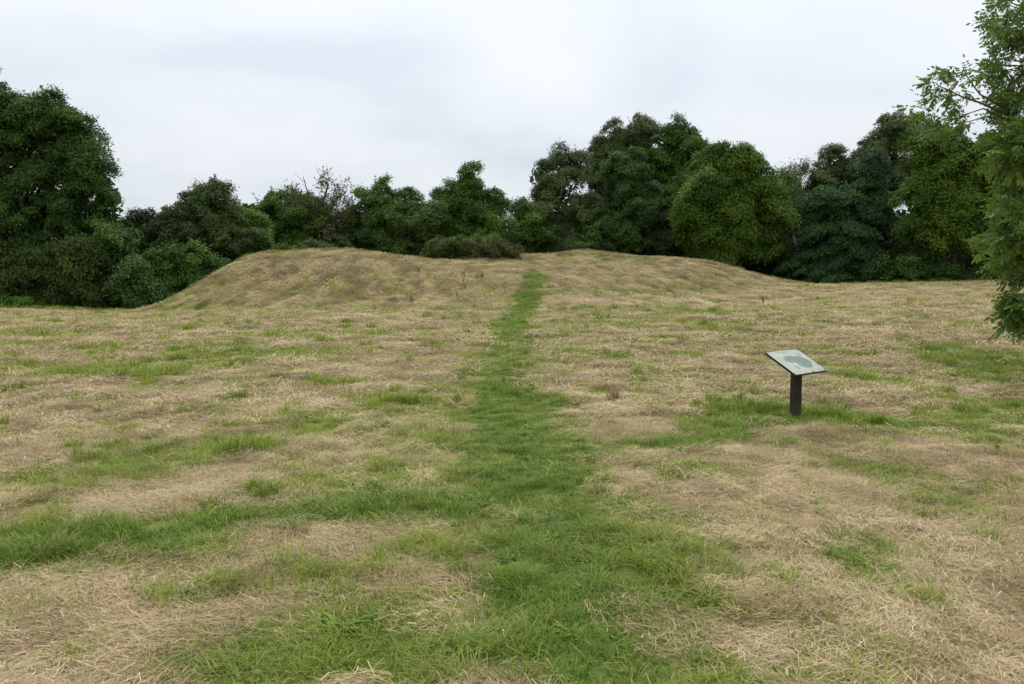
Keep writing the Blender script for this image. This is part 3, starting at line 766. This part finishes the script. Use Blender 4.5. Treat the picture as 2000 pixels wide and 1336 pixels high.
for lab, bp, Yc, lobes_c in (
        ('dark cypress with the lowest top, left of the three conifers', 1605, 53, [(1603, 395, 22, 30), (1600, 440, 40, 40), (1600, 490, 48, 45), (1605, 530, 52, 35)]),
        ('tallest dark cypress in the middle of the three conifers', 1700, 53.5, [(1712, 325, 20, 32), (1705, 370, 36, 38), (1695, 420, 52, 45), (1690, 480, 60, 50), (1695, 530, 62, 35)]),
        ('short dark cypress in front between the two taller conifers', 1650, 52, [(1652, 380, 22, 32), (1650, 430, 38, 40), (1650, 490, 46, 48), (1650, 535, 50, 28)])):
    make_tree('cypress_tree', lab, 'conifer', Yc, bp, lobes_c, coni, 'dark cypresses on the right', style='conifer', trunk=.2, limbs=6, leaf=.12, dens=420, pr=.6, sprays=.25, droop=.8)
make_tree('maple_tree', 'yellow green maple on the right between cypresses and overhanging ash', 'tree', 49, 1860,
          [(1830, 325, 56, 50), (1882, 305, 50, 44), (1806, 395, 46, 42), (1875, 400, 66, 52), (1842, 455, 66, 42), (1940, 350, 56, 78), (1945, 450, 50, 50)], gold, trunk=.2, limbs=14, pr=.66)
make_tree('maple_tree', 'dark green tree at the right edge behind the overhanging ash', 'tree', 48, 2060, [(2040, 350, 80, 100), (2060, 460, 100, 80), (2150, 330, 90, 120)], hazel, trunk=.22)
make_tree('nettle_bank', 'dark green nettle and bramble bank at the field edge under the yellow green maple', 'shrub', 48.8, 1850,
          [(1790, 530, 50, 22), (1855, 528, 60, 24), (1925, 525, 55, 26), (2000, 520, 60, 32), (1735, 538, 40, 18)], oak, trunk=.05, limbs=3, pr=.4, crown='foliage')
make_tree('bramble_thicket', 'reddish green bramble thicket sprawling along the back of the mound', 'bramble', 50.5, 920,
          [(855, 490, 40, 14), (905, 484, 50, 17), (960, 486, 44, 18), (1000, 495, 26, 10)], rust, trunk=.03, limbs=5, pr=.32, leaf=.10, dens=420, sprays=.9, crown='foliage')
make_tree('bramble_thicket', 'low bramble patch on the crest of the left bank', 'bramble', 43.2, 585,
          [(560, 487, 30, 7), (610, 485, 34, 8), (640, 487, 20, 5)], rust, trunk=.02, limbs=4, pr=.2, leaf=.09, dens=500, sprays=.9, crown='foliage')
make_tree('dead_shrub', 'brownish dying shrub at the base of the half bare tree', 'shrub', 53, 645, [(640, 462, 28, 28), (655, 480, 30, 14)], dying, trunk=.05, limbs=6, pr=.4, gap=.2, fill=.4)
make_tree('tall_weeds', 'fringe of tall green weeds at the field edge below the left oak', 'weeds', 40.6, 30, [(-30, 596, 40, 14), (40, 598, 45, 12), (100, 602, 30, 9)], fresh, trunk=.02, limbs=3, pr=.25, leaf=.10, dens=350, sprays=1.0, crown='foliage')

# half bare tree: limbs show against the sky, thin leaf clumps at their ends
def open_tree(name, label, Y, base_px, base_py, limb_px, mat, bark, leaf, r0, n_leaf, clump, weep=0):
    bx = (base_px - 1000) / F * Y; base = np.array([bx, Y, h1(bx, Y) - .05])
    root = bpy.data.objects.new(name, None); S.collection.objects.link(root); root.location = base
    tag(root, label, 'tree')
    br, Ps = [], []
    for line, bare in limb_px:
        pts_ = [at(px, py, Y + dy_) - base for px, py, dy_ in line]
        Pq = []
        for a, b in zip(pts_[:-1], pts_[1:]): Pq += list(curve(a, b, .02, .08, 5)[:-1])
        Pq.append(pts_[-1]); Pq = np.array(Pq)
        br.append((Pq, np.linspace(r0, .018, len(Pq)) if line[0][1] > base_py - 30 else np.linspace(r0 * .45, .012, len(Pq))))
        for _ in range(12):
            i = RNG.integers(len(Pq) // 3, len(Pq)); d = unit(1)[0] * .7 + np.array([0, 0, .5 - weep]); e_ = Pq[i] + d * RNG.uniform(.35, 1.0)
            br.append((curve(Pq[i], e_, .0, .15, 4), np.linspace(.018, .006, 4)))
            if RNG.uniform() > bare:
                for c in np.linspace(0, 1, 4)[1:]:
                    Ps.append(Pq[i] + (e_ - Pq[i]) * c + RNG.normal(0, clump, (n_leaf, 3)) * np.array([1, 1, 1 + weep]))
    P = np.concatenate(Ps)
    v, f = leaf_tris(P, unit(len(P)) + np.array([0, 0, .3]), leaf * RNG.uniform(.6, 1.3, len(P)), .4 + weep)
    link('crown', np_mesh(name + '_crown', v, f, {'tint': np.repeat(RNG.uniform(0, 1, len(P)), 3)}, False, mat), root)
    link('trunk', tubes(name + '_trunk', br, bark, 5), root)
open_tree('half_bare_tree', 'half bare brownish tree with dead twigs sticking up behind the mound', 53.5, 628, 480,
          [([(628, 490, 0), (622, 430, 0), (604, 385, 0), (592, 345, 0)], .85), ([(628, 470, 0), (630, 400, .3), (640, 360, .5), (628, 350, .4)], .15),
           ([(628, 460, 0), (650, 400, -.3), (668, 375, 0)], .1), ([(628, 470, 0), (660, 425, -.4), (690, 400, 0)], .2), ([(626, 440, 0), (600, 400, .3), (572, 372, .4)], .6), ([(626, 450, 0), (610, 410, -.5), (585, 395, -.6)], .3), ([(630, 470, 0), (660, 450, .2), (676, 430, .2)], .1)],
          dying, BARK, .15, .13, 24, .2)
open_tree('birch_tree', 'slender sparse birch with hanging twigs left of the conifers', 59, 1552, 520,
          [([(1552, 540, 0), (1550, 430, 0), (1553, 360, 0), (1552, 320, 0)], .0), ([(1551, 400, 0), (1540, 360, .2), (1536, 335, .2)], .05), ([(1551, 390, 0), (1562, 350, .2), (1568, 325, .2)], .05), ([(1551, 430, 0), (1562, 400, -.2), (1566, 375, -.2)], .05), ([(1551, 430, 0), (1543, 405, -.2), (1537, 385, -.2)], .05)],
          birchl, PALEBARK, .13, .13, 30, .16, weep=.7)

# leaf mass added behind the trees to block the bright horizon between trunks
def leaf_backdrop():
    xs = RNG.uniform(-62, 62, 60000); Yw = RNG.uniform(70, 78, 60000)
    px = xs / Yw * F + 1000
    top = 6.5 + 1.5 * np.sin(px / 60) + np.where((px > 1050), 2.0, 0)
    zz = RNG.uniform(0, 1, 60000) * top + 0
    keep = ~((((px > 510) & (px < 532)) | ((px > 990) & (px < 1008))) & (zz > 4.9))
    P = np.c_[xs, Yw, zz][keep]
    v, f = leaf_tris(P, unit(len(P)), RNG.uniform(.5, .95, len(P)), .3, .8)
    NTRI[0] += len(f)
    o = link('leaf_backdrop', np_mesh('leaf_backdrop', v, f, {'tint': np.repeat(RNG.uniform(0, .6, len(P)), 3)}, False, dusk))
    tag(o, 'dark leaf backdrop added behind the trees to hide the bright horizon', 'leaf_backdrop', None, 'stuff')
leaf_backdrop()

# overhanging ash, near, at the right edge: real pinnate leaves on drooping twigs
def near_ash():
    Y0 = 13.0
    base = np.array([11.6, 14.2, h1(11.6, 14.2) - .05])
    root = bpy.data.objects.new('ash_tree', None); S.collection.objects.link(root); root.location = base
    tag(root, 'near ash overhanging the right edge with pinnate leaves hanging low over the grass', 'tree')
    br = [(curve([0, 0, -.2], [.3, .2, 8.5], 0, .03, 9), np.linspace(.28, .08, 9))]
    Lp, Ld = [], []          # leaf base, leaf direction
    def twig(a, b, r, n, spread, dropr=.0):
        a, b = np.asarray(a), np.asarray(b)
        P = curve(a, b, .05, .08, 7); br.append((P, np.linspace(r, .004, 7)))
        for _ in range(n):
            t = RNG.uniform(.25, 1) * 5.99; i = int(t); p = P[i] + (P[i + 1] - P[i]) * (t - i)
            d = (b - a) / (np.linalg.norm(b - a) + 1e-6) * .6 + unit(1)[0] * spread + np.array([0, 0, -.25 - dropr])
            Lp.append(p); Ld.append(d / np.linalg.norm(d))
    # (px, py, rx, ry, dY, twigs)
    LB = [(2000, 30, 100, 75, 0, 90), (2000, 130, 78, 62, .3, 85), (2010, 215, 78, 55, .2, 80), (1998, 290, 86, 55, -.2, 90), (2025, 370, 82, 60, .2, 80), (1992, 450, 74, 52, -.3, 75), (2005, 515, 78, 42, 0, 65),
          (1998, 612, 50, 32, -.3, 60), (2150, 100, 120, 150, .4, 60), (2150, 350, 120, 150, .4, 60), (2110, 560, 90, 70, .2, 40), (1988, 575, 14, 34, -.3, 8),
          (2420, 60, 170, 150, 1.6, 90), (2330, -130, 200, 120, 1.4, 90), (2520, 300, 130, 130, 1.6, 70), (2300, 240, 130, 120, 2.4, 60), (2330, 60, 150, 130, -.2, 60)]
    for px, py, rx, ry, dY, nt_ in LB:
        c = at(px, py, Y0 + dY) - base; s = (Y0 + dY) / F
        hub = c + np.array([rx * s * .8, .4, .15])
        br.append((curve([.1, .05, float(np.clip(hub[2] - .6, .8, 8))], hub, .08, .06, 6), np.linspace(.07, .02, 6)))
        for _ in range(int(nt_ * .5)):
            d = unit(1)[0] * np.array([rx * s, (rx + ry) * s * .55, ry * s]) * RNG.uniform(.6, 1.12)
            e_ = c + d; st = hub + (e_ - hub) * RNG.uniform(.3, .6)
            twig(st, e_, .009, 9, .7)
    # the thin branch reaching out over the trees
    def P_(px, py, dY=0): return at(px, py, Y0 + dY) - base
    for line, r in (([(1990, 235, .2), (1925, 205, 0), (1870, 185, -.1), (1828, 165, -.1)], .022), ([(1960, 210, .1), (1915, 185, 0), (1892, 155, 0), (1880, 130, 0)], .016),
                    ([(1960, 230, .1), (1920, 212, 0), (1895, 220, -.1), (1868, 238, -.1)], .014), ([(1870, 185, -.1), (1835, 195, -.2), (1790, 208, -.2)], .010), ([(1990, 240, .2), (1930, 228, .2), (1890, 238, .2), (1850, 245, .2)], .012)):
        Q = np.array([P_(*l) for l in line]); pl = []
        for a, b in zip(Q[:-1], Q[1:]): pl += list(curve(a, b, .0, .05, 4)[:-1])
        pl.append(Q[-1]); br.append((np.array(pl), np.linspace(r, .006, len(pl))))
    for px, py, n in ((1800, 212, 7), (1778, 208, 4), (1808, 160, 6), (1832, 142, 6), (1862, 150, 5), (1890, 138, 5), (1905, 142, 3), (1855, 185, 9), (1832, 232, 7), (1880, 178, 5), (1815, 190, 6), (1868, 226, 8), (1842, 165, 5), (1850, 130, 3), (1860, 205, 7), (1880, 238, 6), (1845, 248, 5)):
        c = P_(px, py, RNG.uniform(-.3, .3))
        st = c + np.array([.22, .05, -.02])
        twig(st, c, .006, int(n * 1.7), .8, .3)
    vs, fs, ti = [], [], []
    b0 = 0
    for p, d in zip(Lp, Ld):
        L = RNG.uniform(.17, .30)
        side = np.cross(d, unit(1)[0]); side /= np.linalg.norm(side); up = np.cross(side, d)
        tint = RNG.uniform(0, 1)
        k = int(RNG.integers(3, 6))
        for j in range(k * 2 + 1):
            if j == k * 2: q0 = p + d * L; dd = d
            else:
                f_ = .3 + .65 * (j // 2) / k; sg = 1 if j % 2 else -1
                q0 = p + d * L * f_ + np.array([0, 0, -.15 * L * f_ * f_]); dd = d * .6 + side * sg * .85 + np.array([0, 0, -.35])
            dd = dd / np.linalg.norm(dd)
            l_ = RNG.uniform(.06, .105); w_ = l_ * .21
            wn = np.cross(dd, up + RNG.normal(0, .35, 3)); wn /= np.linalg.norm(wn) + 1e-9
            vs += [q0, q0 + dd * l_ * .45 + wn * w_, q0 + dd * l_, q0 + dd * l_ * .45 - wn * w_]
            fs.append((b0, b0 + 1, b0 + 2, b0 + 3)); b0 += 4; ti += [np.clip(tint + RNG.normal(0, .12), 0, 1)] * 4
    NTRI[0] += 2 * len(fs)
    link('crown', np_mesh('near_ash_crown', np.array(vs), np.array(fs), {'tint': np.array(ti)}, False, ashm), root)
    link('trunk', tubes('near_ash_trunk', br, BARK, 6), root)
near_ash()
print('leaf tris', NTRI[0])

# ------------------------------------------------------------------ information board
def box(c, ax, ay, az, hx, hy, hz, bev=.006):
    """bevelled box as verts + quads (corner-cut long edges)"""
    prof = [(-hx + bev, -hy), (hx - bev, -hy), (hx, -hy + bev), (hx, hy - bev), (hx - bev, hy), (-hx + bev, hy), (-hx, hy - bev), (-hx, -hy + bev)]
    vs = [c + ax * a + ay * b + az * s for s in (-hz, hz) for a, b in prof]
    fs = [(i, (i + 1) % 8, 8 + (i + 1) % 8, 8 + i) for i in range(8)] + [tuple(range(7, -1, -1)), tuple(range(8, 16))]
    m = bpy.data.meshes.new('box'); m.from_pydata([tuple(v) for v in vs], [], fs); m.update(); return m
def sign():
    p = hit(1553, 816); X, Yp = p[0], p[1]
    z0 = h1(X, Yp)
    root = bpy.data.objects.new('information_board', None); S.collection.objects.link(root); root.location = (X, Yp, z0)
    tag(root, 'tilted weathered map panel on a dark wooden post in the mown field', 'sign')
    A = np.array([cos(.7046), sin(.7046), 0])
    Bh = np.array([-A[1], A[0], 0]); tilt = radians(30)
    B = Bh * cos(tilt) + np.array([0, 0, sin(tilt)]); Nn = np.cross(A, B)
    C = np.array([-.009, .003, .632])
    # wood
    m, t = new_mat('dark_post_wood')
    tcn = N(t, 'ShaderNodeTexCoord').outputs['Object']
    mp = N(t, 'ShaderNodeMapping'); mp.inputs['Scale'].default_value = (30, 30, 2.5); t.links.new(tcn, mp.inputs[0])
    n = noise(t, 2.2, 5, .65, mp.outputs[0]); n2 = noise(t, 9, 3, .6, tcn)
    c = mixc(t, ramp(t, n, .3, .7), (.012, .010, .009), (.046, .036, .031))
    sp = N(t, 'ShaderNodeSeparateXYZ'); t.links.new(tcn, sp.inputs[0])
    low = N(t, 'ShaderNodeMapRange'); low.inputs['From Min'].default_value = .22; low.inputs['From Max'].default_value = .02; t.links.new(sp.outputs[2], low.inputs['Value'])
    ml = N(t, 'ShaderNodeMath', operation='MULTIPLY'); t.links.new(low.outputs[0], ml.inputs[0]); t.links.new(n2, ml.inputs[1])
    c = mixc(t, ml.outputs[0], c, (.085, .05, .032))            # earth splashed on the foot
    finish(t, c, .75, .25, n, bstr=.5, bdist=.004)
    post = box(np.array([0, 0, .23]), np.array([.97, .24, 0]), np.array([-.24, .97, 0]), np.array([0, 0, 1.]), .050, .046, .352, .008)
    post.materials.append(m); link('post', post, root)
    # panel: rounded board with a chipped front edge
    me, te = new_mat('panel_edge'); finish(te, (.022, .021, .02), .6, .3)
    hw, hl, th_ = .333, .221, .011
    prof = [(-hw, -hl), (.02, -hl), (.035, -hl + .012), (.05, -hl + .004), (.06, -hl), (hw, -hl), (hw, hl), (-hw, hl)]
    vs = [C + A * a + B * b + Nn * s for s in (-th_, th_) for a, b in prof]; k = len(prof)
    fs = [(i, (i + 1) % k, k + (i + 1) % k, k + i) for i in range(k)] + [tuple(range(k - 1, -1, -1)), tuple(range(k, 2 * k))]
    pm = bpy.data.meshes.new('panel'); pm.from_pydata([tuple(v) for v in vs], [], fs); pm.update(); pm.materials.append(me)
    panel = link('panel', pm, root)
    # bracket under the panel
    bm_ = box(C - Nn * .024, A, B, Nn, .10, .14, .012, .003); bm_.materials.append(me); link('bracket', bm_, root)
    # screw heads at the corners of the panel
    ms_, ts_ = new_mat('screw_steel'); finish(ts_, (.10, .10, .095), .45, .5)
    an = np.linspace(0, 2 * pi, 8, endpoint=False)
    for sa, sb in ((-1, -1), (1, -1), (1, 1), (-1, 1)):
        c_ = C + A * sa * (hw - .022) + B * sb * (hl - .022)
        rv = [c_ + (A * cos(q_) + B * sin(q_)) * r_ + Nn * z_ for r_, z_ in ((.009, th_), (.009, th_ + .004), (.006, th_ + .006)) for q_ in an]
        sf = [(k_ * 8 + i, k_ * 8 + (i + 1) % 8, k_ * 8 + 8 + (i + 1) % 8, k_ * 8 + 8 + i) for k_ in (0, 1) for i in range(8)] + [tuple(range(16, 24))]
        sm = bpy.data.meshes.new('screw'); sm.from_pydata([tuple(v) for v in rv], [], sf); sm.update(); sm.materials.append(ms_)
        link('screw', sm, panel)
    # printed face: colour per vertex of a fine sheet on the board
    nu, nv = 150, 136
    U_, V_ = np.meshgrid(np.linspace(-hw + .004, hw - .004, nu), np.linspace(-hl + .004, hl - .004, nv))
    un, vn = U_ / hw, V_ / hl
    col = np.ones((nv, nu, 3)) * np.array([.36, .39, .32])
    n1 = fbm(un * 3 + 5, vn * 3, 131, 4); n2 = fbm(un * 14, vn * 14, 137, 3)
    col *= (.82 + .36 * n1)[..., None]
    def put(mask, c, a=1.0):
        nonlocal col
        mk = np.clip(mask, 0, 1)[..., None] * a
        col = col * (1 - mk) + np.array(c) * mk
    wob = (n1 - .5) * .25
    # the map: a dark green pear-shaped earthwork with a pale entrance running into it
    e1 = 1 - sstep(.85, 1.1, np.hypot((un - .30 + wob) / .46, (vn + .10) / .56))
    e2 = 1 - sstep(.85, 1.1, np.hypot((un + .10 + wob) / .46, (vn - .20) / .32))
    halo = 1 - sstep(.85, 1.12, np.hypot((un - .18) / .66, (vn + .05) / .68))
    put(halo, (.44, .47, .37), .5); put(np.maximum(e1, e2), (.105, .165, .13), .95)
    put((1 - sstep(.02, .05, np.abs(un + .16 - .25 * vn))) * (vn < -.12) * (vn > -.75), (.56, .58, .50), .9)
    put((1 - sstep(.03, .06, np.abs(un - .28))) * (vn < -.38) * (vn > -.72), (.14, .20, .17), .8)
    put((1 - sstep(.7, 1, np.hypot((un + .35) / .16, (vn + .45) / .2))), (.17, .23, .19), .75)
    put((np.abs(un - .62) < .13) * (np.abs(vn - .50) < .14) * (n2 > .42), (.17, .20, .38), .8)
    # lines of faded lettering: heading, paragraphs, caption
    def line(v0, hgt, u0, u1, c, dens=.45):
        w_ = _h(np.floor(un * 34), np.floor(np.full_like(un, v0 * 50)), 5)
        put((np.abs(vn - v0) < hgt) * (un > u0) * (un < u1) * (w_ > dens), c, .75)
    line(.84, .045, -.86, .35, (.12, .15, .14), .3)
    line(.70, .018, -.86, .05, (.16, .19, .17))
    for v0 in (.52, .42, .32, .22, .12): line(v0, .016, -.88, -.52, (.17, .19, .17), .35)
    for v0 in (-.08, -.18, -.28, -.38): line(v0, .014, -.88, -.62, (.19, .21, .18), .35)
    line(-.84, .018, -.80, .75, (.15, .18, .16), .3)
    put((np.abs(vn + .72) < .012) * 1.0, (.34, .36, .32), .7)
    put(sstep(.55, .75, n2 * .6 + n1 * .4), (.45, .46, .40), .5)            # bird lime and lichen
    put(sstep(.60, .74, fbm(un * 5 + 9, vn * 5, 151, 4)), (.21, .23, .16), .5)
    Pv = C + U_[..., None] * A + V_[..., None] * B + Nn * (th_ + .0015)
    ii = np.arange(nu * nv).reshape(nv, nu)
    fq = np.stack([ii[:-1, :-1], ii[:-1, 1:], ii[1:, 1:], ii[1:, :-1]], -1).reshape(-1, 4)
    mf, tf = new_mat('printed_map'); finish(tf, attr(tf, 'ink').outputs['Color'], .38, .5)
    keep = ~((np.abs(U_.ravel()[fq].mean(1) - .04) < .022) & (V_.ravel()[fq].mean(1) < -hl + .016))
    link('printed_map', np_mesh('printed_map', Pv.reshape(-1, 3), fq[keep], {'ink': col.reshape(-1, 3)}, False, mf), panel)
sign()

# ------------------------------------------------------------------ odd stalks and heaps that stand alone
dockm, td = new_mat('dock_brown'); finish(td, (.17, .115, .06), .8, .1)
dry_m, td = new_mat('dry_stem'); finish(td, (.52, .44, .27), .6, .3)
def stalk(name, label, cat, px, py, hgt, kind, group=None):
    p = hit(px, py); z = h1(p[0], p[1])
    root = bpy.data.objects.new(name, None); S.collection.objects.link(root); root.location = (p[0], p[1], z)
    tag(root, label, cat, group)
    if kind == 'dock':
        r = .006; hgt *= .8
        P = curve([0, 0, -.03], [u(-.08, .08), u(-.05, .05), hgt], 0, .06, 6)
        br = [(P, np.linspace(r, r * .5, 6))]
        for _ in range(4):
            i = RNG.integers(2, 5); br.append((curve(P[i], P[i] + np.array([u(-.12, .12), u(-.1, .1), u(.1, .22)]), 0, .05, 4), np.linspace(r * .6, r * .3, 4)))
        link('stem', tubes(name + '_stem', br, dockm, 5), root)
        Q = np.concatenate([b[0][1:] for b in br[1:]] + [P[3:]])
        Q = np.repeat(Q, 9, 0) + RNG.normal(0, .02, (len(Q) * 9, 3))
        v, f = leaf_tris(Q, unit(len(Q)), RNG.uniform(.02, .05, len(Q)))
        link('seed_head', np_mesh(name + '_seeds', v, f, None, False, dockm), root)['kind'] = 'stuff'
    else:
        P = curve([0, 0, -.02], [u(-.02, .02), .01, hgt], 0, .03, 7)
        link('stem', tubes(name + '_stem', [(P, np.linspace(.0028, .0014, 7))], dry_m, 5), root)
        Q = np.repeat(P[4:], 12, 0) + RNG.normal(0, .004, (36, 3))
        v, f = leaf_tris(Q, unit(len(Q)), RNG.uniform(.006, .012, len(Q)))
        link('seed_head', np_mesh(name + '_seeds', v, f, None, False, dry_m), root)['kind'] = 'stuff'
for px, py, hgt, lab in ((895, 600, .85, 'brown dock stalk at the foot of the left bank nearest the path'), (818, 548, .6, 'brown dock stalk high on the left bank face'),
                         (905, 560, .7, 'left of two brown dock stalks on the bank beside the path'), (940, 560, .65, 'right of two brown dock stalks on the bank beside the path'),
                         (1370, 580, .5, 'thin dark dock stalk below the right bank'), (1490, 602, .45, 'short dock stalk in the field below the right bank'), (805, 597, .55, 'brown dock stalk at the foot of the left bank far from the path')):
    stalk('dock_stalk', lab, 'weed', px, py, hgt, 'dock', 'dead dock stalks')
stalk('dry_grass_stem', 'single pale dry grass stem standing upright in the hay right of the path', 'grass stem', 1378, 1137, .27, 'dry')
def heap(name, label, cat, px, py, n, rad, hgt, mat, up=False):
    p = hit(px, py)
    st = green_patch(n, rad, hgt * .5, hgt, .5, .008, .8) if up else straw_patch(n, rad, hgt, .10, .30, .005)
    o = link(name, strip_mesh(name, st, mat), None, (p[0], p[1], h1(p[0], p[1]) + .01))
    tag(o, label, cat); return o
heap('hay_clump', 'matted brown clump of cut hay in the grass below the information board', 'hay clump', 1598, 856, 260, .17, .13, STRAW)
heap('hay_clump', 'dark matted clump of cut hay in the left half of the field', 'hay clump', 480, 850, 260, .22, .13, STRAW)
heap('dead_grass_tuft', 'upright tuft of dead brown grass right of the path', 'grass tuft', 1200, 782, 90, .10, .24, STRAW, True)
